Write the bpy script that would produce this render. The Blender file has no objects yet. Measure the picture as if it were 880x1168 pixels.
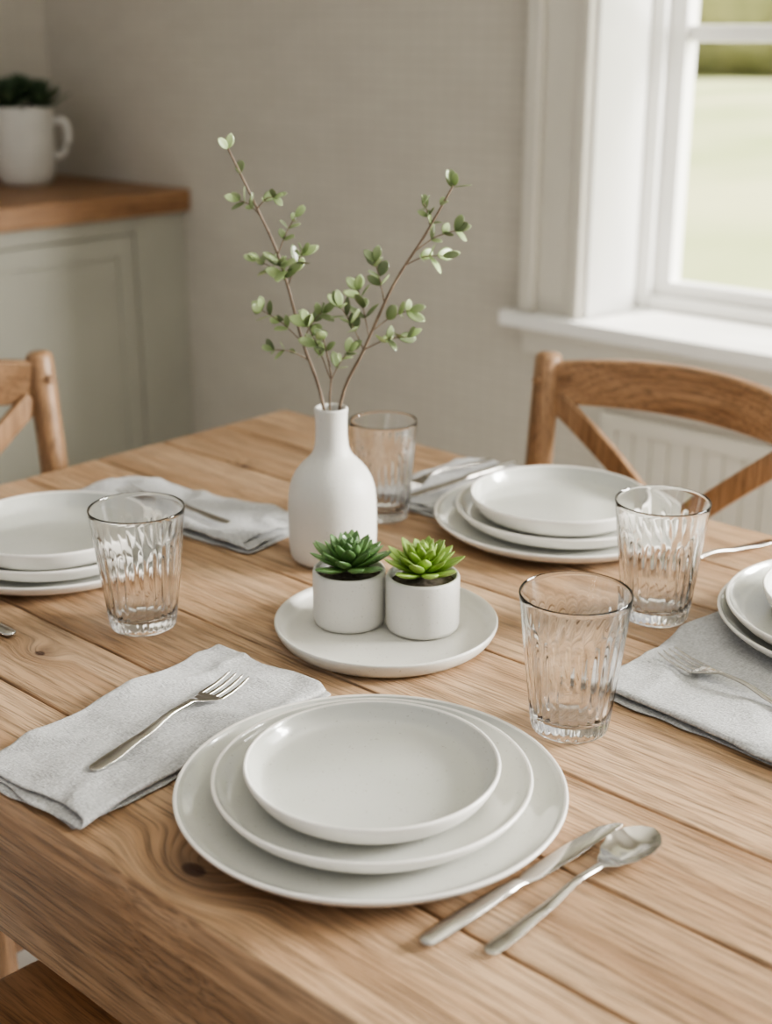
import bpy, bmesh, math, random
from mathutils import Vector, Matrix, noise
random.seed(7)
C = bpy.context.scene.collection
PI = math.pi

# ------------------------------------------------------------ helpers
def new_mat(name, base=(.5,.5,.5), rough=.5, **kw):
    m = bpy.data.materials.new(name); m.use_nodes = True
    nt = m.node_tree; b = nt.nodes['Principled BSDF']
    b.inputs['Base Color'].default_value = (*base, 1)
    b.inputs['Roughness'].default_value = rough
    for k, v in kw.items():
        b.inputs[k.replace('_', ' ')].default_value = v
    return m, nt, b

def N(nt, t, **kw):
    n = nt.nodes.new(t)
    for k, v in kw.items(): setattr(n, k, v)
    return n

def noise_mat(name, c1, c2, scale=5, rough=.5, bump=0., bscale=200, coords='Object', vscale=(1,1,1), speck=None, grid=False, **kw):
    m, nt, b = new_mat(name, c1, rough, **kw)
    tc = N(nt, 'ShaderNodeTexCoord'); mp = N(nt, 'ShaderNodeMapping')
    mp.inputs['Scale'].default_value = vscale
    nt.links.new(tc.outputs[coords], mp.inputs[0])
    n = N(nt, 'ShaderNodeTexNoise'); n.inputs['Scale'].default_value = scale; n.inputs['Detail'].default_value = 5
    nt.links.new(mp.outputs[0], n.inputs['Vector'])
    r = N(nt, 'ShaderNodeValToRGB')
    r.color_ramp.elements[0].position = .35; r.color_ramp.elements[1].position = .65
    r.color_ramp.elements[0].color = (*c1, 1); r.color_ramp.elements[1].color = (*c2, 1)
    nt.links.new(n.outputs['Fac'], r.inputs[0]); col = r.outputs[0]
    if speck:
        n3 = N(nt, 'ShaderNodeTexNoise'); n3.inputs['Scale'].default_value = 420; n3.inputs['Detail'].default_value = 1
        nt.links.new(tc.outputs[coords], n3.inputs['Vector'])
        mr = N(nt, 'ShaderNodeMapRange'); nt.links.new(n3.outputs['Fac'], mr.inputs[0]); mr.inputs[1].default_value = .70; mr.inputs[2].default_value = .76
        mx = N(nt, 'ShaderNodeMix', data_type='RGBA'); nt.links.new(mr.outputs[0], mx.inputs[0]); nt.links.new(col, mx.inputs[6]); mx.inputs[7].default_value = (*speck, 1)
        col = mx.outputs[2]
    if grid:   # faint woven / small-tile wall covering
        sp = N(nt, 'ShaderNodeSeparateXYZ'); nt.links.new(tc.outputs[coords], sp.inputs[0])
        ad = N(nt, 'ShaderNodeMath', operation='ADD'); nt.links.new(sp.outputs[0], ad.inputs[0]); nt.links.new(sp.outputs[1], ad.inputs[1])
        cb = N(nt, 'ShaderNodeCombineXYZ'); nt.links.new(ad.outputs[0], cb.inputs[0]); nt.links.new(sp.outputs[2], cb.inputs[1])
        bk = N(nt, 'ShaderNodeTexBrick'); nt.links.new(cb.outputs[0], bk.inputs[0])
        bk.offset = 0.0
        bk.inputs['Scale'].default_value = 1; bk.inputs['Brick Width'].default_value = .038; bk.inputs['Row Height'].default_value = .024
        bk.inputs['Mortar Size'].default_value = .0032; bk.inputs['Mortar Smooth'].default_value = .8
        bk.inputs['Color1'].default_value = (1,1,1,1); bk.inputs['Color2'].default_value = (.97,.97,.97,1); bk.inputs['Mortar'].default_value = (.90,.90,.90,1)
        mx = N(nt, 'ShaderNodeMix', data_type='RGBA', blend_type='MULTIPLY'); mx.inputs[0].default_value = .9
        nt.links.new(col, mx.inputs[6]); nt.links.new(bk.outputs[0], mx.inputs[7]); col = mx.outputs[2]
    nt.links.new(col, b.inputs['Base Color'])
    if bump:
        n2 = N(nt, 'ShaderNodeTexNoise'); n2.inputs['Scale'].default_value = bscale; n2.inputs['Detail'].default_value = 3
        nt.links.new(mp.outputs[0], n2.inputs['Vector'])
        bp = N(nt, 'ShaderNodeBump'); bp.inputs['Strength'].default_value = bump; bp.inputs['Distance'].default_value = .002
        nt.links.new(n2.outputs['Fac'], bp.inputs['Height']); nt.links.new(bp.outputs[0], b.inputs['Normal'])
    return m

def wood(name, dark, mid, light, grain='X', rough=.5, knots=(), bump=.25, gs=1.0):
    m, nt, b = new_mat(name, mid, rough)
    L = nt.links.new
    tc = N(nt, 'ShaderNodeTexCoord'); at = N(nt, 'ShaderNodeAttribute', attribute_name='rnd')
    off = N(nt, 'ShaderNodeVectorMath', operation='MULTIPLY_ADD')
    L(at.outputs['Fac'], off.inputs[0]); off.inputs[1].default_value = (7.3, 3.1, 5.7)
    L(tc.outputs['Object'], off.inputs[2])
    cur = off.outputs[0]
    kn_fac = None
    for (kx, ky, kr) in knots:
        d = N(nt, 'ShaderNodeVectorMath', operation='SUBTRACT'); L(tc.outputs['Object'], d.inputs[0])
        d.inputs[1].default_value = (kx, ky, .75)
        s = N(nt, 'ShaderNodeVectorMath', operation='MULTIPLY'); L(d.outputs[0], s.inputs[0]); s.inputs[1].default_value = (.65, 1, .3)
        ln = N(nt, 'ShaderNodeVectorMath', operation='LENGTH'); L(s.outputs[0], ln.inputs[0])
        mr = N(nt, 'ShaderNodeMapRange', interpolation_type='SMOOTHSTEP'); L(ln.outputs['Value'], mr.inputs[0])
        mr.inputs[1].default_value = 0; mr.inputs[2].default_value = kr * 6; mr.inputs[3].default_value = 1; mr.inputs[4].default_value = 0
        wv = N(nt, 'ShaderNodeVectorMath', operation='MULTIPLY_ADD'); L(mr.outputs[0], wv.inputs[0])
        wv.inputs[1].default_value = (0, kr * 4.5, 0); L(cur, wv.inputs[2]); cur = wv.outputs[0]
        kk = N(nt, 'ShaderNodeMapRange', interpolation_type='SMOOTHSTEP'); L(ln.outputs['Value'], kk.inputs[0])
        kk.inputs[1].default_value = kr * .6; kk.inputs[2].default_value = kr * 1.2; kk.inputs[3].default_value = .94; kk.inputs[4].default_value = 0
        hh = N(nt, 'ShaderNodeMapRange', interpolation_type='SMOOTHSTEP'); L(ln.outputs['Value'], hh.inputs[0])
        hh.inputs[1].default_value = kr * .8; hh.inputs[2].default_value = kr * 4; hh.inputs[3].default_value = .45; hh.inputs[4].default_value = 0
        mxx = N(nt, 'ShaderNodeMath', operation='MAXIMUM'); L(kk.outputs[0], mxx.inputs[0]); L(hh.outputs[0], mxx.inputs[1])
        if kn_fac is None: kn_fac = mxx.outputs[0]
        else:
            mx = N(nt, 'ShaderNodeMath', operation='MAXIMUM'); L(kn_fac, mx.inputs[0]); L(mxx.outputs[0], mx.inputs[1]); kn_fac = mx.outputs[0]
    def stretch(a, c):
        s = N(nt, 'ShaderNodeMapping')
        v = [c, c, c]; v['XYZ'.index(grain)] = a
        s.inputs['Scale'].default_value = v; L(cur, s.inputs[0]); return s.outputs[0]
    n1 = N(nt, 'ShaderNodeTexNoise'); L(stretch(1.0 * gs, 10 * gs), n1.inputs['Vector'])
    n1.inputs['Scale'].default_value = 2.2; n1.inputs['Detail'].default_value = 7; n1.inputs['Distortion'].default_value = .9
    r1 = N(nt, 'ShaderNodeValToRGB'); e = r1.color_ramp.elements
    e[0].position = .30; e[0].color = (*dark, 1); e[1].position = .68; e[1].color = (*light, 1)
    x = e.new(.48); x.color = (*mid, 1)
    L(n1.outputs['Fac'], r1.inputs[0])
    w = N(nt, 'ShaderNodeTexWave', wave_type='BANDS', bands_direction='DIAGONAL'); L(stretch(.5 * gs, 9 * gs), w.inputs['Vector'])
    w.inputs['Scale'].default_value = 4.2; w.inputs['Distortion'].default_value = 11; w.inputs['Detail'].default_value = 3; w.inputs['Detail Scale'].default_value = .8
    rw = N(nt, 'ShaderNodeMapRange'); L(w.outputs['Fac'], rw.inputs[0]); rw.inputs[1].default_value = 0; rw.inputs[2].default_value = .5
    rw.inputs[3].default_value = .80; rw.inputs[4].default_value = 1.03
    n2 = N(nt, 'ShaderNodeTexNoise'); L(stretch(8 * gs, 170 * gs), n2.inputs['Vector'])
    n2.inputs['Scale'].default_value = 2.5; n2.inputs['Detail'].default_value = 4
    rn = N(nt, 'ShaderNodeMapRange'); L(n2.outputs['Fac'], rn.inputs[0]); rn.inputs[1].default_value = .34; rn.inputs[2].default_value = .53
    rn.inputs[3].default_value = .58; rn.inputs[4].default_value = 1.04
    mu = N(nt, 'ShaderNodeMath', operation='MULTIPLY'); L(rw.outputs[0], mu.inputs[0]); L(rn.outputs[0], mu.inputs[1])
    pv = N(nt, 'ShaderNodeMapRange'); L(at.outputs['Fac'], pv.inputs[0]); pv.inputs[3].default_value = .88; pv.inputs[4].default_value = 1.08
    mu2 = N(nt, 'ShaderNodeMath', operation='MULTIPLY'); L(mu.outputs[0], mu2.inputs[0]); L(pv.outputs[0], mu2.inputs[1])
    vm = N(nt, 'ShaderNodeVectorMath', operation='SCALE'); L(r1.outputs[0], vm.inputs[0]); L(mu2.outputs[0], vm.inputs['Scale'])
    out = vm.outputs[0]
    if kn_fac is not None:
        mix = N(nt, 'ShaderNodeMix', data_type='RGBA'); L(kn_fac, mix.inputs[0]); L(out, mix.inputs[6])
        mix.inputs[7].default_value = (.05, .022, .014, 1); out = mix.outputs[2]
    L(out, b.inputs['Base Color'])
    bp = N(nt, 'ShaderNodeBump'); bp.inputs['Strength'].default_value = bump; bp.inputs['Distance'].default_value = .0015
    L(mu.outputs[0], bp.inputs['Height']); L(bp.outputs[0], b.inputs['Normal'])
    return m

def mesh_obj(name, verts, faces, mat=None, smooth=True, parent=None, loc=(0,0,0), rot=(0,0,0), attr=None, mats=None, midx=None):
    me = bpy.data.meshes.new(name); me.from_pydata([tuple(v) for v in verts], [], faces); me.update()
    if mats:
        for m in mats: me.materials.append(m)
        if midx:
            for p, i in zip(me.polygons, midx): p.material_index = i
    elif mat: me.materials.append(mat)
    if attr:
        for an, vals in attr.items():
            a = me.attributes.new(an, 'FLOAT', 'POINT')
            for i, v in enumerate(vals): a.data[i].value = v
    for p in me.polygons: p.use_smooth = smooth
    bm = bmesh.new(); bm.from_mesh(me); bmesh.ops.recalc_face_normals(bm, faces=bm.faces); bm.to_mesh(me); bm.free()
    o = bpy.data.objects.new(name, me); C.objects.link(o)
    o.location = loc; o.rotation_euler = rot
    if parent: o.parent = parent
    return o

def empty(name, loc=(0,0,0), rz=0):
    e = bpy.data.objects.new(name, None); C.objects.link(e); e.location = loc; e.rotation_euler = (0,0,rz)
    e.empty_display_size = .05
    return e

def bevel(o, w=.002, s=2):
    m = o.modifiers.new('bevel', 'BEVEL'); m.width = w; m.segments = s; m.limit_method = 'ANGLE'; m.angle_limit = .6
    return o

def box_data(boxes):
    V, F, R = [], [], []
    for b in boxes:
        x0, x1, y0, y1, z0, z1 = b[:6]; r = b[6] if len(b) > 6 else random.random()
        k = len(V)
        V += [(x0,y0,z0),(x1,y0,z0),(x1,y1,z0),(x0,y1,z0),(x0,y0,z1),(x1,y0,z1),(x1,y1,z1),(x0,y1,z1)]
        F += [(k,k+3,k+2,k+1),(k+4,k+5,k+6,k+7),(k,k+1,k+5,k+4),(k+1,k+2,k+6,k+5),(k+2,k+3,k+7,k+6),(k+3,k,k+4,k+7)]
        R += [r] * 8
    return V, F, R

def boxes(name, bl, mat, bev=.002, parent=None, loc=(0,0,0)):
    V, F, R = box_data(bl)
    o = mesh_obj(name, V, F, mat, smooth=False, parent=parent, attr={'rnd': R}, loc=loc)
    if bev: bevel(o, bev)
    return o

def lathe(name, prof, n=64, mats=None, pm=None, parent=None, loc=(0,0,0), rfun=None):
    V, F, M = [], [], []
    rings = []
    for (r, z) in prof:
        if r < 1e-6:
            rings.append([len(V)]); V.append((0,0,z))
        else:
            ring = []
            for i in range(n):
                a = 2*PI*i/n
                rr = r if rfun is None else rfun(r, z, a, len(rings))
                ring.append(len(V)); V.append((rr*math.cos(a), rr*math.sin(a), z))
            rings.append(ring)
    for k in range(len(rings)-1):
        a, b = rings[k], rings[k+1]
        for i in range(n):
            j = (i+1) % n
            if len(a) == 1 and len(b) == 1: continue
            if len(a) == 1: F.append((a[0], b[i], b[j]))
            elif len(b) == 1: F.append((a[i], a[j], b[0]))
            else: F.append((a[i], a[j], b[j], b[i]))
            M.append(pm[k] if pm else 0)
    return mesh_obj(name, V, F, mats=mats, midx=M, parent=parent, loc=loc)

def smooth_path(pts, sub=6):
    P = [Vector(p) for p in pts]; out = []
    for i in range(len(P)-1):
        p0 = P[max(i-1,0)]; p1 = P[i]; p2 = P[i+1]; p3 = P[min(i+2,len(P)-1)]
        for s in range(sub):
            t = s/sub
            out.append(.5*((2*p1)+(-p0+p2)*t+(2*p0-5*p1+4*p2-p3)*t*t+(-p0+3*p1-3*p2+p3)*t**3))
    out.append(P[-1]); return out

def tube_data(pts, rad, n=10):
    V, F = [], []
    P = [Vector(p) for p in pts]
    up = Vector((0.13,.21,.97))
    for i, p in enumerate(P):
        t = (P[min(i+1,len(P)-1)] - P[max(i-1,0)]).normalized()
        s = t.cross(up)
        if s.length < .1: s = t.cross(Vector((1,0,0)))
        s.normalize(); u = s.cross(t).normalized()
        r = rad[i] if isinstance(rad, (list, tuple)) else rad
        for k in range(n):
            a = 2*PI*k/n; V.append(p + s*r*math.cos(a) + u*r*math.sin(a))
    for i in range(len(P)-1):
        for k in range(n):
            l = (k+1) % n
            F.append((i*n+k, i*n+l, (i+1)*n+l, (i+1)*n+k))
    F.append(tuple(range(n))); F.append(tuple((len(P)-1)*n+k for k in range(n)))
    return V, F

def tube(name, pts, rad, mat, n=12, parent=None, rnd=None):
    V, F = tube_data(pts, rad, n)
    r = random.random() if rnd is None else rnd
    o = mesh_obj(name, V, F, mat, parent=parent, attr={'rnd': [r]*len(V)})
    o.modifiers.new('es', 'EDGE_SPLIT').split_angle = 1.0
    return o

def strip(name, pts, w, t, up, mat, parent=None, bev=.005):
    V, F = [], []; P = [Vector(p) for p in pts]; up = Vector(up)
    for i, p in enumerate(P):
        tg = (P[min(i+1,len(P)-1)] - P[max(i-1,0)]).normalized()
        s = tg.cross(up).normalized(); u = s.cross(tg).normalized()
        ww = w[i] if isinstance(w, list) else w
        for a, b in ((-1,-1),(1,-1),(1,1),(-1,1)): V.append(p + s*a*t/2 + u*b*ww/2)
    for i in range(len(P)-1):
        for k in range(4):
            l = (k+1) % 4; F.append((i*4+k, i*4+l, i*4+4+l, i*4+4+k))
    F.append((0,1,2,3)); n = len(P)*4-4; F.append((n,n+1,n+2,n+3))
    o = mesh_obj(name, V, F, mat, smooth=False, parent=parent, attr={'rnd': [random.random()]*len(V)})
    bevel(o, bev, 3)
    for p in o.data.polygons: p.use_smooth = True
    o.modifiers.new('wn', 'WEIGHTED_NORMAL')
    return o

# ------------------------------------------------------------ materials
TX0, TX1, TY0, TY1, TZ = -1.515, .40, .475, 1.413, .75
TCX, TCY = (TX0+TX1)/2, (TY0+TY1)/2
kn = [(-.657-TCX, .513-TCY, .0085), (-1.04-TCX, .643-TCY, .0050), (-1.34-TCX, 1.17-TCY, .0045), (-.30-TCX, .56-TCY, .006)]
od, omi, ol = (.30,.178,.096), (.42,.27,.158), (.51,.35,.222)
oak = wood('oak_table', od, omi, ol, 'X', .42, kn, .7)
oakY = wood('oak_table_cross', od, omi, ol, 'Y', .45)
oakZ = wood('oak_table_leg', od, omi, ol, 'Z', .45)
cd, cm, cl = (.24,.13,.063), (.335,.195,.102), (.41,.25,.14)
chairw = wood('oak_chair', cd, cm, cl, 'Z', .42, bump=.12, gs=1.3)
chairx = wood('oak_chair_cross', cd, cm, cl, 'X', .42, bump=.12, gs=1.3)
counter_w = wood('walnut_counter', (.19,.095,.045), (.28,.15,.075), (.35,.20,.105), 'Y', .45, bump=.1)
glaze = noise_mat('plate_glaze', (.565,.57,.52), (.60,.60,.555), 12, .16, .03, 60, speck=(.42,.40,.35), Coat_Weight=.6, Coat_Roughness=.05)
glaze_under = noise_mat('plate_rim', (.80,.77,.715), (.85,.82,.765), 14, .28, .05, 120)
matte = noise_mat('matte_ceramic', (.62,.605,.56), (.67,.655,.61), 10, .5, .08, 260, speck=(.48,.46,.41))
tray_m = noise_mat('tray_ceramic', (.60,.585,.53), (.68,.665,.61), 10, .3, .06, 200, speck=(.48,.46,.41))
metal, nt_, b_ = new_mat('brushed_steel', (.50,.48,.445), .16, Metallic=1.)
soil = noise_mat('soil', (.05,.035,.02), (.16,.13,.10), 160, .9, .6, 200)

def linen():
    m, nt, b = new_mat('linen', (.4,.4,.4), .9)
    L = nt.links.new
    tc = N(nt, 'ShaderNodeTexCoord')
    ws = []
    for vs in ((160, 1500, 160), (1500, 160, 160), (420, 420, 420)):
        mp = N(nt, 'ShaderNodeMapping'); mp.inputs['Scale'].default_value = vs; L(tc.outputs['Object'], mp.inputs[0])
        w = N(nt, 'ShaderNodeTexNoise'); w.inputs['Scale'].default_value = 1; w.inputs['Detail'].default_value = 2; L(mp.outputs[0], w.inputs['Vector'])
        ws.append(w.outputs['Fac'])
    a0 = N(nt, 'ShaderNodeMath', operation='ADD'); L(ws[0], a0.inputs[0]); L(ws[1], a0.inputs[1])
    a = N(nt, 'ShaderNodeMath', operation='ADD'); L(a0.outputs[0], a.inputs[0]); L(ws[2], a.inputs[1])
    r = N(nt, 'ShaderNodeMapRange'); L(a.outputs[0], r.inputs[0]); r.inputs[1].default_value = 1.2; r.inputs[2].default_value = 1.8
    mix = N(nt, 'ShaderNodeMix', data_type='RGBA'); L(r.outputs[0], mix.inputs[0])
    mix.inputs[6].default_value = (.33,.33,.325,1); mix.inputs[7].default_value = (.61,.61,.60,1)
    L(mix.outputs[2], b.inputs['Base Color'])
    bp = N(nt, 'ShaderNodeBump'); bp.inputs['Strength'].default_value = .8; bp.inputs['Distance'].default_value = .001
    L(a.outputs[0], bp.inputs['Height']); L(bp.outputs[0], b.inputs['Normal'])
    b.inputs['Sheen Weight'].default_value = .3
    return m
linen_m = linen()

def glass_mat(name):
    m = bpy.data.materials.new(name); m.use_nodes = True; nt = m.node_tree
    nt.nodes.remove(nt.nodes['Principled BSDF']); out = nt.nodes['Material Output']
    g = N(nt, 'ShaderNodeBsdfGlass'); g.inputs['IOR'].default_value = 1.45; g.inputs['Roughness'].default_value = 0; g.inputs['Color'].default_value = (1,1,1,1)
    nt.links.new(g.outputs[0], out.inputs[0])
    return m
glass_m = glass_mat('clear_glass')

def leaf_mat(name, base, tip, sub=.0, rough=.4, nv=.35):
    m, nt, b = new_mat(name, base, rough)
    L = nt.links.new
    at = N(nt, 'ShaderNodeAttribute', attribute_name='tip'); ar = N(nt, 'ShaderNodeAttribute', attribute_name='rnd')
    r = N(nt, 'ShaderNodeValToRGB'); e = r.color_ramp.elements
    e[0].position = .1; e[0].color = (*base, 1); e[1].position = 1; e[1].color = (*tip, 1)
    L(at.outputs['Fac'], r.inputs[0])
    mr = N(nt, 'ShaderNodeMapRange'); L(ar.outputs['Fac'], mr.inputs[0]); mr.inputs[3].default_value = 1-nv; mr.inputs[4].default_value = 1+nv
    vm = N(nt, 'ShaderNodeVectorMath', operation='SCALE'); L(r.outputs[0], vm.inputs[0]); L(mr.outputs[0], vm.inputs['Scale'])
    L(vm.outputs[0], b.inputs['Base Color'])
    if sub:
        tr = N(nt, 'ShaderNodeBsdfTranslucent'); L(vm.outputs[0], tr.inputs[0])
        mx = N(nt, 'ShaderNodeMixShader'); mx.inputs[0].default_value = sub
        out = nt.nodes['Material Output']
        L(b.outputs[0], mx.inputs[1]); L(tr.outputs[0], mx.inputs[2]); L(mx.outputs[0], out.inputs[0])
    return m
leaf_m = leaf_mat('branch_leaf', (.25,.33,.14), (.44,.52,.29), .3, .28, .5)
twig_m = noise_mat('twig_bark', (.13,.09,.06), (.22,.16,.11), 60, .7)
succ_dark = leaf_mat('succulent_deep_green', (.16,.28,.085), (.10,.19,.07), 0, .38, .35)
succ_lite = leaf_mat('succulent_lime', (.23,.38,.075), (.32,.46,.11), .1, .38, .3)
succ_back = leaf_mat('succulent_dark', (.03,.055,.025), (.06,.10,.05), 0, .5, .3)

wall_m = noise_mat('painted_plaster', (.53,.495,.43), (.56,.525,.455), 6, .85, .35, 110, vscale=(1,1,2.5), grid=True)
trim_m = noise_mat('trim_paint', (.60,.57,.50), (.63,.60,.53), 4, .45, .02, 80)
sash_m = noise_mat('sash_paint', (.80,.79,.76), (.84,.83,.80), 4, .4)
cab_m = noise_mat('sage_cabinet_paint', (.36,.35,.295), (.39,.38,.32), 4, .5, .03, 100)
ceil_m = noise_mat('ceiling_paint', (.75,.74,.71), (.78,.77,.74), 2, .9)
floor_m = noise_mat('pale_floor', (.64,.62,.58), (.74,.72,.68), 2, .5, .05, 60, vscale=(1,6,1))

# ------------------------------------------------------------ room
WY, WX = 2.45, -3.62
WT = .30
RX1 = 2.2
win = [(-1.67, -.35), (.05, 1.45)]  # second opening is out of view, added to let the area lamp in
SZ, TZW = .72, 2.15
bl = [(WX-.15, win[0][0], WY, WY+WT, 0, 2.6), (win[0][1], win[1][0], WY, WY+WT, 0, 2.6), (win[1][1], RX1, WY, WY+WT, 0, 2.6)]
for a, b in win:
    bl += [(a, b, WY, WY+WT, 0, SZ-.03), (a, b, WY, WY+WT, TZW, 2.6)]
boxes('wall_back', bl, wall_m, 0)
boxes('wall_left', [(WX-.15, WX, -1.6, WY, 0, 2.6)], wall_m, 0)
fl = []
y = -1.6
while y < WY:
    fl.append((WX, RX1, y, min(y+.14, WY)-.002, -.05, 0)); y += .14
boxes('floor', fl, floor_m, .001)
boxes('ceiling', [(WX-.15, RX1, -.1, WY+WT, 2.6, 2.7)], ceil_m, 0)
boxes('baseboard_back', [(-2.95, RX1, WY-.018, WY, 0, .12), (-2.95, RX1, WY-.024, WY, 0, .025)], trim_m, .004)

for i, (a, b) in enumerate(win):
    w = empty('window_%d' % (i+1), ((a+b)/2, WY, SZ)); hw = (b-a)/2; H = TZW-SZ
    yj = .25
    boxes('jamb', [(-hw, -hw+.012, -.005, yj, 0, H), (hw-.012, hw, -.005, yj, 0, H), (-hw, hw, -.005, yj, H-.012, H)], sash_m, .001, parent=w)
    boxes('stool', [(-hw-.19, hw+.19, -.055, .0, -.032, .0), (-hw, hw, 0, WT, -.032, .0)], sash_m, .003, parent=w)
    boxes('apron', [(-hw-.15, hw+.15, -.02, 0, -.095, -.032), (-hw-.15, hw+.15, -.032, 0, -.05, -.032)], trim_m, .004, parent=w)
    cas = []
    for s in (-1, 1):
        def X(p, q): return (min(s*p, s*q), max(s*p, s*q))
        for (p, q, d) in ((hw+.0, hw+.025, .026), (hw+.025, hw+.115, .018), (hw+.115, hw+.15, .038)):
            x0, x1 = X(p, q); cas.append((x0, x1, -d, 0, 0, H+.12))
    cas += [(-hw-.15, hw+.15, -.02, 0, H, H+.12), (-hw-.17, hw+.17, -.045, 0, H+.12, H+.15)]
    boxes('casing', cas, trim_m, .004, parent=w)
    st = .075; y0, y1 = yj-.045, yj
    sb = []
    gl_lo = .062
    sb += [(-hw+.012, -hw+.012+st, y0, y1, 0, H-.012), (hw-.012-st, hw-.012, y0, y1, 0, H-.012),
           (-hw+.08, hw-.08, y0, y1, 0, gl_lo), (-hw+.08, hw-.08, y0, y1, H-.08, H-.012),
           (-.03, .03, y0, y1, gl_lo, H-.08)]
    sb += [(-hw+.012, -hw+.045, y0-.02, y0, 0, H-.012), (hw-.045, hw-.012, y0-.02, y0, 0, H-.012), (-hw+.045, hw-.045, y0-.02, y0, 0, .03)]
    boxes('sash', sb, sash_m, .004, parent=w)
    mu = []
    for zz in (.585, 1.1): mu.append((-hw+.085, hw-.085, y0+.008, y1-.008, zz-.017, zz+.017))
    boxes('glazing_bars', mu, sash_m, .005, parent=w)

bb = []
x = -1.56
while x < RX1-.05:
    bb.append((x, x+.0415, WY-.012, WY, .12, .49)); x += .044
bb.append((-1.60, RX1, WY-.02, WY, .49, .525))
bb.append((-1.60, -1.56, WY-.018, WY, .12, .49)); bb.append((-1.56, RX1, WY-.006, WY, .12, .49))
boxes('trim_beadboard', bb, trim_m, .004)

# outside
out_m = noise_mat('lawn', (.48,.56,.24), (.76,.75,.45), .35, .95, 0, 10, vscale=(1,.35,1))
mesh_obj('lawn', [(-70,WY+WT+.02,-.4),(30,WY+WT+.02,-.4),(30,90,-.4),(-70,90,-.4)], [(0,1,2,3)], out_m, smooth=False)
hm = noise_mat('hedge_foliage', (.46,.46,.28), (.62,.59,.38), 1.5, .9, .5, 6)
V, F = [], []
for i in range(26):
    cx = -62 + i*3.1 + random.uniform(-.8,.8); cy = 54 + random.uniform(-2.5,2.5); R = random.uniform(2.6,4.2)
    bm = bmesh.new(); bmesh.ops.create_icosphere(bm, subdivisions=3, radius=1)
    k = len(V)
    for v in bm.verts:
        d = 1 + .25*noise.noise(v.co*2.2 + Vector((i*3,0,0)))
        V.append((cx+v.co.x*R*d, cy+v.co.y*R*d, -.4 + R*.7 + v.co.z*R*.9*d))
    for f in bm.faces: F.append(tuple(k+v.index for v in f.verts))
    bm.free()
mesh_obj('hedge', V, F, hm)

# ------------------------------------------------------------ kitchen cabinet
cab = empty('kitchen_cabinet', (-3.0, 2.45, 0))
CF = -0.02
boxes('carcass', [(-.62, CF-.02, -2.4, 0, .1, .84), (-.62, CF-.07, -2.4, 0, 0, .1)], cab_m, .002, parent=cab)
fr = [(CF-.02, CF, -.17, 0, .1, .84)]
fr.append((CF-.02, CF, -2.4, -.17, .795, .84)); fr.append((CF-.02, CF, -2.4, -.17, .1, .14))
for k in range(4):
    y1 = -.17 - k*.55
    fr.append((CF-.02, CF, y1-.55, y1-.51, .14, .795))
boxes('face_frame', fr, cab_m, .002, parent=cab)
for k in range(4):
    y1 = -.173 - k*.55; y0 = y1-.334-.17
    boxes('door_%d' % k, [(CF-.018, CF-.004, y0, y0+.055, .145, .79), (CF-.018, CF-.004, y1-.055, y1, .145, .79),
          (CF-.018, CF-.004, y0+.055, y1-.055, .735, .79), (CF-.018, CF-.004, y0+.055, y1-.055, .145, .20),
          (CF-.018, CF-.012, y0+.05, y1-.05, .19, .74)], cab_m, .002, parent=cab)
boxes('countertop', [(-.62, .015, -2.42, 0, .84, .90)], counter_w, .005, parent=cab)

# ------------------------------------------------------------ table
tab = empty('dining_table', (TCX, TCY, 0))
hx, hy = (TX1-TX0)/2, (TY1-TY0)/2
ys = [-hy, -.355, -.252, -.144, -.006, .112, .226, .342, hy]
pl = [( -hx, hx, ys[i]+.0011, ys[i+1]-.0011, TZ-.042, TZ) for i in range(8)]
boxes('planks', pl, oak, .0022, parent=tab)
boxes('light_block', [(-hx+.02, hx-.02, -hy+.02, hy-.02, TZ-.05, TZ-.0425)], oak, 0, parent=tab)  # hidden board, added so no light leaks through the plank gaps
ap = .012
boxes('apron_sides', [(-hx+.05, hx-.05, -hy+ap, -hy+ap+.025, TZ-.155, TZ-.043), (-hx+.05, hx-.05, hy-ap-.025, hy-ap, TZ-.155, TZ-.043)], oak, .002, parent=tab)
boxes('apron_ends', [(-hx+ap, -hx+ap+.025, -hy+.04, hy-.04, TZ-.155, TZ-.043), (hx-ap-.025, hx-ap, -hy+.04, hy-.04, TZ-.155, TZ-.043)], oakY, .002, parent=tab)
lg = []
for sx in (-1,1):
    for sy in (-1,1):
        cx, cy = sx*(hx-.055), sy*(hy-.055); lg.append((cx-.045, cx+.045, cy-.045, cy+.045, 0, TZ-.051))
boxes('legs', lg, oakZ, .004, parent=tab)

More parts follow.
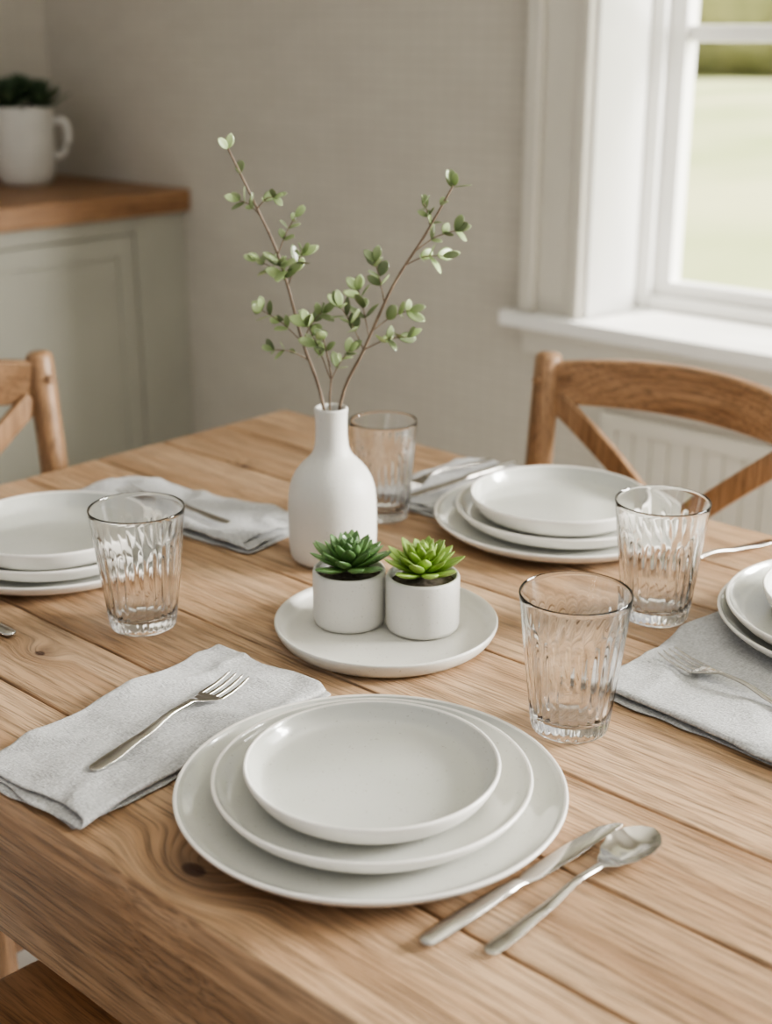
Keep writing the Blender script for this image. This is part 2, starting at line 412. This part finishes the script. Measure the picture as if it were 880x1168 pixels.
# ------------------------------------------------------------ chairs
def chair(loc, rz):
    e = empty('dining_chair', loc, rz)
    V, F = [], []; n = 48
    for z, s in ((.435,.93),(.438,.985),(.447,1.0),(.456,.99),(.460,.95)):
        for i in range(n):
            a = 2*PI*i/n; ca, sa = math.cos(a), math.sin(a)
            x = math.copysign(abs(ca)**.5, ca)*.215*s*(1+.06*sa); y = math.copysign(abs(sa)**.5, sa)*.205*s
            V.append((x, y, z))
    for k in range(4):
        for i in range(n): F.append((k*n+i, k*n+(i+1)%n, (k+1)*n+(i+1)%n, (k+1)*n+i))
    F.append(tuple(range(n))); F.append(tuple(4*n+i for i in range(n)))
    s = mesh_obj('seat', V, F, chairx, parent=e, attr={'rnd': [.4]*len(V)}); s.modifiers.new('es','EDGE_SPLIT').split_angle = .8
    for sx in (-1, 1):
        pts = smooth_path([(sx*.185,-.20,0), (sx*.19,-.195,.25), (sx*.193,-.198,.45), (sx*.20,-.215,.66), (sx*.208,-.245,.862)], 5)
        rad = [.0155+.0045*min(1,i/14) for i in range(len(pts))]
        pts2 = pts + [pts[-1]+Vector((0,-.0005,.006)), pts[-1]+Vector((0,-.001,.010))]; rad2 = rad + [.018,.012]
        tube('back_post_%d' % (sx+2), pts2, rad2, chairw, 16, e)
        tube('front_leg_%d' % (sx+2), [(sx*.185,.165,0), (sx*.18,.165,.2), (sx*.18,.16,.437)], [.013,.017,.018], chairw, 16, e)
        tube('side_stretcher_%d' % (sx+2), [(sx*.186,-.2,.2), (sx*.183,.165,.2)], .010, chairw, 10, e)
        tube('peg_%d' % (sx+2), [(sx*.208,-.215,.835), (sx*.208,-.2195,.835)], .0065, chairw, 12, e, rnd=.05)
    tube('front_stretcher', [(-.182,.165,.26), (.182,.165,.26)], .010, chairx, 10, e)
    tube('rear_stretcher', [(-.187,-.198,.24), (.187,-.198,.24)], .010, chairx, 10, e)
    rail = []; ws = []
    for i in range(25):
        t = -1+i/12; rail.append((t*.200, -.243-.045*(1-t*t), .828+.012*(1-t*t))); ws.append(.062+.010*(1-t*t))
    strip('top_rail', rail, ws, .021, (0,0,1), chairx, e)
    for sx in (-1, 1):
        br = []
        for i in range(17):
            t = i/16; x = sx*(-.188+.350*t); z = .805-.345*t
            br.append((x, -.240-.030*math.sin(PI*t)+.045*t + sx*.0062*math.sin(PI*t), z + .02*math.sin(PI*t)))
        strip('cross_brace_%d' % (sx+2), br, .032, .012, (0,0,1), chairw, e, .003)
    return e
chair((-.925, 1.335, 0), PI)
chair((-1.435, .875, 0), -PI/2)
chair((-.785, .47, 0), 0)

# tray
Rr, h = .110, .019
prof = [(0,.0),(.092,.0),(.1,.0015),(.106,.008),(Rr,h-.002),(Rr-.0012,h),(Rr-.0035,h),(.1025,.011),(.098,.0075),(.09,.006),(0,.006)]
o = lathe('round_tray', prof, 96, [tray_m], None, loc=(-.825,.897,TZ+.0005)); o.modifiers.new('s','SUBSURF').render_levels = 1

# ------------------------------------------------------------ glasses
def tumbler(x, y, rt=.047, rb=.033, h=.124):
    n = 448; fl = 28
    prof = [(0,.0012),(rb*.75,.0006),(rb*.93,0),(rb*.985,.0012),(rb,.0035)]
    m = 30
    for i in range(1, m+1):
        t = i/m; prof.append((rb+(rt-rb)*t, .0035+(h-.0045)*t))
    k = len(prof)
    prof += [(rt-.0004,h-.0001),(rt-.0008,h+.0001),(rt-.0012,h-.0001)]
    for i in range(m, 0, -1):
        t = i/m; z = .0035+(h-.0055)*t
        if z < .017: continue
        prof.append((rb+(rt-rb)*t-.0014-.0016*(1-t), z))
    prof += [(rb*.93-.0018,.0145),(rb*.82,.0125),(rb*.6,.0115),(rb*.3,.0112),(0,.0112)]
    def rf(r, z, a, i):
        q = max(0, min(1, (h*.88-z)/(h*.30))); q = q*q*(3-2*q)
        f = q * max(0, min(1, (z-.003)/.006))
        if i < k: return r + .00105*f*(abs(math.cos(a*fl/2))-.66)
        return r
    lathe('drinking_glass', prof, n, [glass_m], None, loc=(x,y,TZ+.0005), rfun=rf)
tumbler(-.584, .866)
tumbler(-.656, 1.116)
tumbler(-1.021, .752)
tumbler(-1.062, 1.150, .041, .030, .122)

# ------------------------------------------------------------ vase + branches
vx, vy = -1.012, 1.012
vase = empty('bud_vase', (vx, vy, TZ+.0005))
prof = [(0,.002),(.038,.002),(.043,0),(.047,.003),(.049,.012),(.0495,.045),(.049,.074),(.046,.090),(.039,.104),(.029,.114),(.0215,.121),(.0182,.130),(.0172,.145),(.0172,.160),(.0182,.170),(.0186,.173),(.0172,.1745),(.0150,.1735),(.0140,.168),(.0138,.140),(.018,.120),(.035,.100),(.043,.08),(.043,.02),(0,.01)]
o = lathe('vase_body', prof, 72, [matte], None, parent=vase); s = o.modifiers.new('s','SUBSURF'); s.levels = 1; s.render_levels = 2

Rv = Vector((.736,.677,0)); Fv = Vector((-.677,.736,0)); UZ = Vector((0,0,1))
def P(l, z, d=0): return Rv*l + Fv*d + UZ*(z-TZ)
LV, LF, LT, LR = [], [], [], []
def add_leaf(base, d, nrm, L, W, T=.0006, curl=.2, round_=True, r=None, store=None):
    V_, F_, T_, R_ = store
    d = d.normalized(); s = d.cross(nrm).normalized(); u = s.cross(d).normalized()
    r = random.random() if r is None else r
    nu, nv = 7, 8; k = len(V_)
    for i in range(nu+1):
        t = i/nu
        if round_: w = W*.5*max(.03, math.sin(PI*min(1,t**1.05*.97+.02))**.62)
        else: w = W*.5*((.42+.58*math.sin(min(1,t/.62)*PI/2)) if t < .62 else max(.02, (1-((t-.62)/.38)**1.7)))
        th = T*(.35+.65*math.sin(PI*min(1, t*.9+.1))) if t < 1 else T*.1
        c = base + d*(L*t) + u*(curl*L*t*t)
        for j in range(nv):
            a = 2*PI*j/nv; cx, cz = math.cos(a), math.sin(a)
            fold = .18*w*abs(cx) if round_ else .28*w*cx*cx
            V_.append(c + s*(w*cx) + u*(th*cz*.5 + fold)); T_.append(t); R_.append(r)
    for i in range(nu):
        for j in range(nv):
            l = (j+1) % nv; F_.append((k+i*nv+j, k+i*nv+l, k+(i+1)*nv+l, k+(i+1)*nv+j))
    F_.append(tuple(k+j for j in range(nv))); F_.append(tuple(k+nu*nv+j for j in range(nv)))

SV, SF = [], []
def add_tube(pts, r0, r1, n=7):
    pts = smooth_path(pts, 5); rr = [r0+(r1-r0)*i/(len(pts)-1) for i in range(len(pts))]
    v, f = tube_data(pts, rr, n); k = len(SV); SV.extend(v); SF.extend([tuple(k+q for q in ff) for ff in f]); return pts
st_ = (LV, LF, LT, LR)
def leafy(pts, start, step, size, pair=True):
    tot = 0
    L = sum((pts[i+1]-pts[i]).length for i in range(len(pts)-1)); nxt = start*L; ang = random.uniform(0, PI)
    for i in range(len(pts)-1):
        seg = pts[i+1]-pts[i]
        while tot+seg.length > nxt:
            p = pts[i] + seg*((nxt-tot)/seg.length); t = seg.normalized()
            ang += 1.3
            a = t.cross(Vector((.3,.5,.2))).normalized(); b = t.cross(a)
            for s in ((0, PI) if pair else (0,)):
                dv = a*math.cos(ang+s)+b*math.sin(ang+s)
                d = (dv*.9 + t*.5 + UZ*.1).normalized()
                nr = (t - d*t.dot(d)).normalized()
                nr = (nr*.5 + UZ*.45 - Fv*.35 + Vector((random.uniform(-.5,.5), random.uniform(-.5,.5), random.uniform(-.3,.3)))).normalized()
                sz = size*random.uniform(.6,1.15)
                add_leaf(p, d, nr, sz, sz*.62, .0005, random.uniform(-.15,.25), store=st_)
            nxt += step*random.uniform(.8,1.2)
        tot += seg.length
    t = (pts[-1]-pts[-2]).normalized()
    for q in range(2):
        a = random.uniform(0, 2*PI); dv = (Rv*math.cos(a)+Fv*math.sin(a)*.7 + UZ*.1)
        add_leaf(pts[-1], (t*.8+dv*.6), (UZ*.6-Fv*.6+dv*.3), size*.85, size*.5, .0005, .1, store=st_)

s1 = add_tube([P(-.003,.80), P(-.008,.925,-.004), P(-.030,.996,.006), P(-.052,1.08,.014), P(-.077,1.140,.012), P(-.102,1.196,.005)], .0022, .0011)
s2 = add_tube([P(.002,.80,.004), P(.010,.925,.004), P(.036,.988,-.004), P(.068,1.060,-.012), P(.100,1.112,-.018), P(.128,1.162,-.022)], .0022, .0011)
s3 = add_tube([P(.0,.80,-.004), P(-.001,.925,-.006), P(.001,.965,-.018), P(-.006,1.005,-.026)], .0014, .0008)
leafy(s1[20:], .55, .024, .018)
leafy(s2[18:], .45, .024, .019)
leafy(s3[12:], .4, .013, .018)
def twig(a, b, size=.020, step=.0115, start=.42):
    mid = (a+b)/2 + UZ*.004
    t = add_tube([a, mid, b], .0008, .0005, 5); leafy(t, start, step, size)
twig(P(-.045,1.052,.012), P(-.027,1.092,-.005))
twig(P(-.055,1.085,.014), P(-.034,1.128,.0), .017)
twig(P(-.048,1.06,.012), P(-.078,1.078,.025), .021)
twig(P(-.044,1.05,.012), P(-.050,1.082,-.02), .022)
twig(P(-.029,.993,.006), P(-.072,1.030,.0), .020)
twig(P(-.030,.995,.006), P(-.008,1.03,-.01), .022)
twig(P(-.070,1.125,.012), P(-.094,1.142,.02), .019)
twig(P(-.074,1.135,.012), P(-.055,1.148,.0), .016)
twig(P(.036,.988,-.004), P(.012,1.038,-.02), .021)
twig(P(.042,1.0,-.004), P(.030,1.05,.01), .021)
twig(P(.036,.988,-.004), P(.082,1.008,-.03), .020)
twig(P(.046,1.01,-.008), P(.085,1.030,-.0), .020)
twig(P(.058,1.04,-.01), P(.048,1.085,-.02), .020)
twig(P(.080,1.08,-.014), P(.118,1.092,-.03), .021)
twig(P(.090,1.095,-.016), P(.132,1.115,-.01), .020)
twig(P(.105,1.12,-.018), P(.098,1.145,-.03), .018)
twig(P(.0,.96,-.016), P(-.022,1.02,-.03), .021)
twig(P(.0,.955,-.014), P(.022,.995,-.035), .020)
twig(P(-.023,.975,.004), P(-.060,.990,-.012), .015)
mesh_obj('branch_stems', SV, SF, twig_m, parent=vase)
mesh_obj('branch_leaves', LV, LF, leaf_m, parent=vase, attr={'tip': LT, 'rnd': LR})

# ------------------------------------------------------------ succulents
def rosette(name, mat, parent, z, R, n=46, W=.017, rise=.022, seed=1, zs=1.0):
    random.seed(seed)
    st = ([], [], [], [])
    for i in range(n):
        t = i/(n-1)
        a = i*2.39996 + random.uniform(-.08,.08)
        el = math.radians(8 + 72*t**1.1 + random.uniform(-5,5))
        L = R*(1.0-.50*t)*random.uniform(.92,1.06)
        d = Vector((math.cos(a)*math.cos(el), math.sin(a)*math.cos(el), math.sin(el)))
        nr = Vector((-math.cos(a)*math.sin(el), -math.sin(a)*math.sin(el), math.cos(el)))
        base = Vector((math.cos(a), math.sin(a), 0))*(.004*(1-t)) + Vector((0,0,z + rise*.45*t*zs))
        add_leaf(base, d, nr, L, W*(1-.35*t), .006*(1-.3*t), .16, round_=False, store=st)
    o = mesh_obj(name, st[0], st[1], mat, parent=parent, attr={'tip': st[2], 'rnd': st[3]})
    s = o.modifiers.new('s','SUBSURF'); s.levels = 1; s.render_levels = 1
    return o
def pot(x, y, mat, seed, R=.036, H=.056):
    e = empty('potted_succulent', (x, y, TZ+.0070))
    prof = [(0,.0),(R*.86,.0),(R*.96,.0015),(R,.006),(R,.03),(R,H-.0025),(R-.001,H),(R-.003,H),(R-.0042,H-.003),(R-.0045,H-.02),(0,H-.022)]
    lathe('pot', prof, 64, [matte], None, parent=e)
    lathe('soil', [(0,H-.004),(R*.5,H-.0055),(R-.0048,H-.0075),(R-.0048,H-.02),(0,H-.02)], 32, [soil], None, parent=e)
    rosette('rosette', mat, e, H-.001, .0455, W=.0185, seed=seed)
    return e
pot(-.865, .887, succ_dark, 3)
pot(-.802, .925, succ_lite, 8)
random.seed(21)

# background planter
bp = empty('potted_plant', (-3.41, 2.21, .9005))
prof = [(0,.0),(.058,.0),(.068,.004),(.076,.02),(.082,.06),(.084,.12),(.085,.205),(.0845,.212),(.080,.212),(.078,.205),(.077,.16),(0,.158)]
lathe('jug', prof, 64, [matte], None, parent=bp)
hp = [Rv*.078+UZ*.17, Rv*.115+UZ*.172, Rv*.125+UZ*.13, Rv*.108+UZ*.085, Rv*.077+UZ*.075]
tube('jug_handle', smooth_path(hp, 5), .010, matte, 12, bp)
lathe('soil', [(0,.19),(.07,.185),(.0765,.18),(.0765,.165),(0,.165)], 32, [soil], None, parent=bp)
for k, (dx, dy, dz) in enumerate(((0,0,.02),(.05,.03,.008),(-.05,-.02,.008),(.02,-.05,.008))):
    o = rosette('foliage_%d' % k, succ_back, bp, .200+dz, .10, 26, .040, .06, seed=30+k); o.location = (dx, dy, 0)
random.seed(5)

# ------------------------------------------------------------ napkins
def napkin(cx, cy, L, W, rz, layers=3, th=.0017, seed=0, flat=1.0):
    pitch = .0027
    path = []
    ny = 22
    for l in range(layers):
        z = .0012 + l*pitch
        row = [(-W/2 + W*j/ny) for j in range(ny+1)]
        if l % 2: row = row[::-1]
        inset = .0015*l
        for yv in row: path.append((yv*(1-2*inset/W), z, l))
        if l < layers-1:
            s = -1 if l % 2 else 1
            path.append((s*(W/2+.0013), z+pitch*.3, l+.3)); path.append((s*(W/2+.0013), z+pitch*.7, l+.7))
    nx = 60; V, F = [], []
    m = len(path)
    for i in range(nx+1):
        for (yv, z, l) in path:
            u = -.5+i/nx
            xx = u*(L - .004*l)
            q = Vector((xx*8, yv*10, seed*3.3)); q2 = Vector((xx*26+yv*12, yv*24-xx*6, seed)); q3 = Vector((xx*60, yv*60, seed))
            lf = l/max(1,layers-1)
            rid = max(0, 1-abs(noise.noise(Vector((xx*7+yv*9, yv*11-xx*3, seed+40))))*7)
            up = (.0080*max(0, noise.noise(q)+.10)*lf + .0042*(noise.noise(q2)+.45)*(l+.3)/layers + .0008*(noise.noise(q3)+.6) + .0034*rid*lf)*flat
            sx = .009*noise.noise(Vector((yv*12, l*1.7, seed+9))) + .003*noise.noise(Vector((yv*45, l*1.7, seed)))
            sy = .010*noise.noise(Vector((xx*8, seed+4, l*.5))) + .0025*noise.noise(Vector((xx*40, seed+4, l*.6)))
            sk = .008*l*(1 if seed % 2 else -1)*u
            V.append((xx+sx*(1+.4*l), yv+sy+sk, z+max(0,up)))
    for i in range(nx):
        for j in range(m-1): F.append((i*m+j, i*m+j+1, (i+1)*m+j+1, (i+1)*m+j))
    o = mesh_obj('linen_napkin', V, F, linen_m, loc=(cx, cy, TZ+.0003), rot=(0,0,rz))
    s = o.modifiers.new('sol','SOLIDIFY'); s.thickness = th; s.offset = 0
    s = o.modifiers.new('sub','SUBSURF'); s.levels = 1; s.render_levels = 1
    return o
NAPS = [napkin(-.834, .620, .285, .138, PI/2+.05, 3, seed=1),
        napkin(-.440, 1.052, .34, .262, -.04, 3, seed=2, flat=.6),
        napkin(-1.245, .990, .31, .120, .12, 3, seed=3),
        napkin(-1.062, 1.292, .215, .125, PI/2+.05, 3, seed=4)]
bpy.context.view_layer.update()
_dg = bpy.context.evaluated_depsgraph_get()
NAPT = []
for n_ in NAPS:
    ev = n_.evaluated_get(_dg); me_ = ev.to_mesh(); NAPT.append([n_.matrix_world @ v.co for v in me_.vertices]); ev.to_mesh_clear()
def cloth_top(x, y, r):
    """highest cloth point within r of (x,y)"""
    z = TZ
    for pts in NAPT:
        for q in pts:
            if abs(q.x-x) < r and abs(q.y-y) < r and q.z > z: z = q.z
    return z

# ------------------------------------------------------------ plates
FL = .0085
def plate(name, x, y, z, R, h, th=.0036):
    fr = .62*R
    outer = [(0,.003),(fr-.008,.003),(fr-.006,.0),(fr-.001,.0),(fr+.002,.003),(.82*R,.0045),(.90*R,.0062),(.955*R,.003+.44*h),(.985*R,.78*h),(R,h-.0016)]
    inner = [(R-.0012,h+.0002),(R-.0036,h-.0004),(.985*R-th*.95,.80*h),(.955*R-th*.8,.006+.42*h),(.90*R-th*.4,.0108),(.82*R,FL+.0004),(.5*R,FL-.0005),(0,FL-.0008)]
    prof = outer+inner
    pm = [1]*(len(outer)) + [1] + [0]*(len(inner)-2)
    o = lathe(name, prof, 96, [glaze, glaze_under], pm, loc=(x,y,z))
    s = o.modifiers.new('sub', 'SUBSURF'); s.levels = 1; s.render_levels = 2
    return o

def stack(x, y, z, R1=.15, R2=.1225, R3=.097, j=.003, h3=.028):
    plate('dinner_plate', x, y, z, R1, .021)
    z2 = z+FL
    plate('salad_plate', x+random.uniform(-j,j), y+random.uniform(-j,j), z2, R2, .023)
    plate('dessert_plate', x+random.uniform(-j,j)*.5, y+random.uniform(-j,j)*.5, z2+FL, R3, h3)
stack(-.620, .657, TZ+.0005, .1495, .122, .0975, .002, .025)
stack(-.880, 1.262, TZ+.0005, .15, .127, .106)
stack(-1.238, .798, TZ+.0005, .140, .121, .107)
# this setting stands on its napkin
zt = max(cloth_top(-.468+.09*math.cos(k*PI/8), 1.200+.09*math.sin(k*PI/8), .012) for k in range(16))
stack(-.468, 1.200, zt-.0015, .146, .138, .105)

# ------------------------------------------------------------ cutlery
def sweep_sections(secs, n=14):
    V, F = [], []
    for (x, hw, zc, ht, cup, yc) in secs:
        for k in range(n):
            a = 2*PI*k/n; ca, sa = math.cos(a), math.sin(a)
            V.append((x, yc+hw*ca, zc+ht*sa+cup*ca*ca))
    for i in range(len(secs)-1):
        for k in range(n):
            l = (k+1) % n; F.append((i*n+k, i*n+l, (i+1)*n+l, (i+1)*n+k))
    F.append(tuple(range(n))); F.append(tuple((len(secs)-1)*n+k for k in range(n)))
    return V, F
def interp(keys, x):
    for a, b in zip(keys, keys[1:]):
        if x <= b[0]:
            t = (x-a[0])/(b[0]-a[0]); t = t*t*(3-2*t)
            return [a[i]+(b[i]-a[i])*t for i in range(1, len(a))]
    return list(keys[-1][1:])
def cut_obj(name, VF, a, b, z):
    V, F = [], []
    for v, f in VF:
        k = len(V); V += v; F += [tuple(k+q for q in ff) for ff in f]
    o = mesh_obj(name, V, F, metal, loc=(a[0], a[1], z), rot=(0,0,math.atan2(b[1]-a[1], b[0]-a[0])))
    s = o.modifiers.new('sub','SUBSURF'); s.levels = 1; s.render_levels = 2
    return o
def rest_z(a, b, L=.19):
    d = Vector((b[0]-a[0], b[1]-a[1])).normalized()
    z0 = TZ
    for t in (.006, .02, .035, .14, .152, .164, .176):
        z0 = max(z0, cloth_top(a[0]+d.x*t, a[1]+d.y*t, .008))
    return z0 - .0008
def fork(a, b, z=None):
    if z is None: z = rest_z(a, b)
    K = [(0,.002,.0020,.0006),(.004,.0060,.0022,.0010),(.02,.0070,.0025,.0013),(.06,.0050,.005,.0015),(.10,.0032,.0095,.0017),(.122,.0033,.009,.0015),(.134,.0072,.0055,.0011),(.146,.0122,.0030,.0009),(.153,.0132,.0025,.0008)]
    secs = [(x, interp(K, x)[0], interp(K, x)[1], interp(K, x)[2], 0, 0) for x in [.150*i/40 for i in range(41)]]
    parts = [sweep_sections(secs)]
    for q in range(4):
        y = (-1.5+q)*.0075
        s = [(.146,.0022,.0027,.0008,0,y*.98),(.152,.0020,.0024,.0008,0,y),(.168,.0018,.0024,.0008,0,y),(.182,.0015,.0048,.0007,0,y*.98),(.190,.0008,.0068,.0005,0,y*.97)]
        parts.append(sweep_sections(s, 8))
    return cut_obj('dinner_fork', parts, a, b, z)
def spoon(a, b, z):
    K = [(0,.002,.0020,.0006,0),(.004,.0058,.0022,.0010,0),(.02,.0062,.0025,.0013,0),(.06,.0044,.005,.0016,0),(.10,.0029,.0095,.0018,0),(.122,.0030,.0085,.0016,0),
         (.134,.0095,.0050,.0010,.0020),(.146,.0158,.0020,.0008,.0060),(.160,.0190,.0012,.0007,.0080),(.174,.0168,.0018,.0007,.0066),(.184,.0108,.0045,.0007,.0036),(.189,.0040,.0070,.0006,.0008),(.190,.001,.0076,.0004,0)]
    secs = []
    for i in range(61):
        x = .19*i/60; q = interp(K, x); secs.append((x, q[0], q[1], q[2], q[3], 0))
    return cut_obj('table_spoon', [sweep_sections(secs, 20)], a, b, z)
def knife(a, b, z):
    K = [(0,.003,.0035,.0015,0),(.004,.0070,.0038,.0028,0),(.03,.0076,.004,.0034,0),(.08,.0060,.004,.0034,0),(.095,.0050,.0038,.0030,0),(.101,.0055,.0032,.0016,0),
         (.112,.0074,.0028,.0010,0),(.15,.0080,.0028,.0008,0),(.19,.0068,.0028,.0007,-.0005),(.204,.0040,.0028,.0006,-.0028),(.209,.0012,.0028,.0005,-.0050)]
    secs = []
    for i in range(61):
        x = .209*i/60; q = interp(K, x); secs.append((x, q[0], q[1], q[2], 0, q[3]))
    return cut_obj('table_knife', [sweep_sections(secs, 14)], a, b, z)
fork((-.803,.532), (-.838,.717))
fork((-.402,.985), (-.590,1.024))
fork((-1.145,.975), (-1.33,.965))
fork((-1.078,1.385), (-1.088,1.195))
knife((-1.045,1.39), (-1.055,1.20), rest_z((-1.045,1.39), (-1.055,1.20)))
knife((-.480,.556), (-.4690,.762), TZ+.0005)
spoon((-.444,.578), (-.4390,.766), TZ+.001)
spoon((-.668,1.390), (-.712,1.205), TZ+.001)
knife((-1.088,.645), (-1.29,.640), TZ+.0005)

# ------------------------------------------------------------ light
world = bpy.data.worlds.new('World'); bpy.context.scene.world = world; world.use_nodes = True
bg = world.node_tree.nodes['Background']; bg.inputs[0].default_value = (.97,.98,1,1); bg.inputs[1].default_value = .60
def aim(o, tgt): o.rotation_euler = (Vector(tgt)-o.location).to_track_quat('-Z','Y').to_euler()
sl = bpy.data.lights.new('sun','SUN'); sl.energy = 10; sl.angle = .02; sl.color = (1,.96,.88)
so = bpy.data.objects.new('sun', sl); C.objects.link(so); so.location = (3,8,10); aim(so, (2.2, 5.6, 5.8))
al = bpy.data.lights.new('window_daylight','AREA'); al.shape = 'RECTANGLE'; al.size = 1.1; al.size_y = 1.1; al.energy = 400; al.color = (1,.985,.95)
ao = bpy.data.objects.new('window_daylight', al); C.objects.link(ao); ao.location = (1.05,3.05,1.55); aim(ao, (-.75,.9,.75))
try: bpy.context.scene.view_settings.look = 'AgX - Medium High Contrast'
except Exception: pass

# ------------------------------------------------------------ camera
cam = bpy.data.cameras.new('camera'); co = bpy.data.objects.new('camera', cam); C.objects.link(co)
co.location = (0,0,1.31)
p = math.radians(19.5)
fwd = Vector((-.677*math.cos(p), .736*math.cos(p), -math.sin(p)))
co.rotation_euler = fwd.to_track_quat('-Z','Y').to_euler()
cam.sensor_fit = 'VERTICAL'; cam.sensor_height = 24; cam.sensor_width = 24; cam.lens = 1550/1168*24
cam.dof.use_dof = True; cam.dof.focus_distance = 1.18; cam.dof.aperture_fstop = 2.7
cam.clip_start = .02; cam.clip_end = 300
bpy.context.scene.camera = co
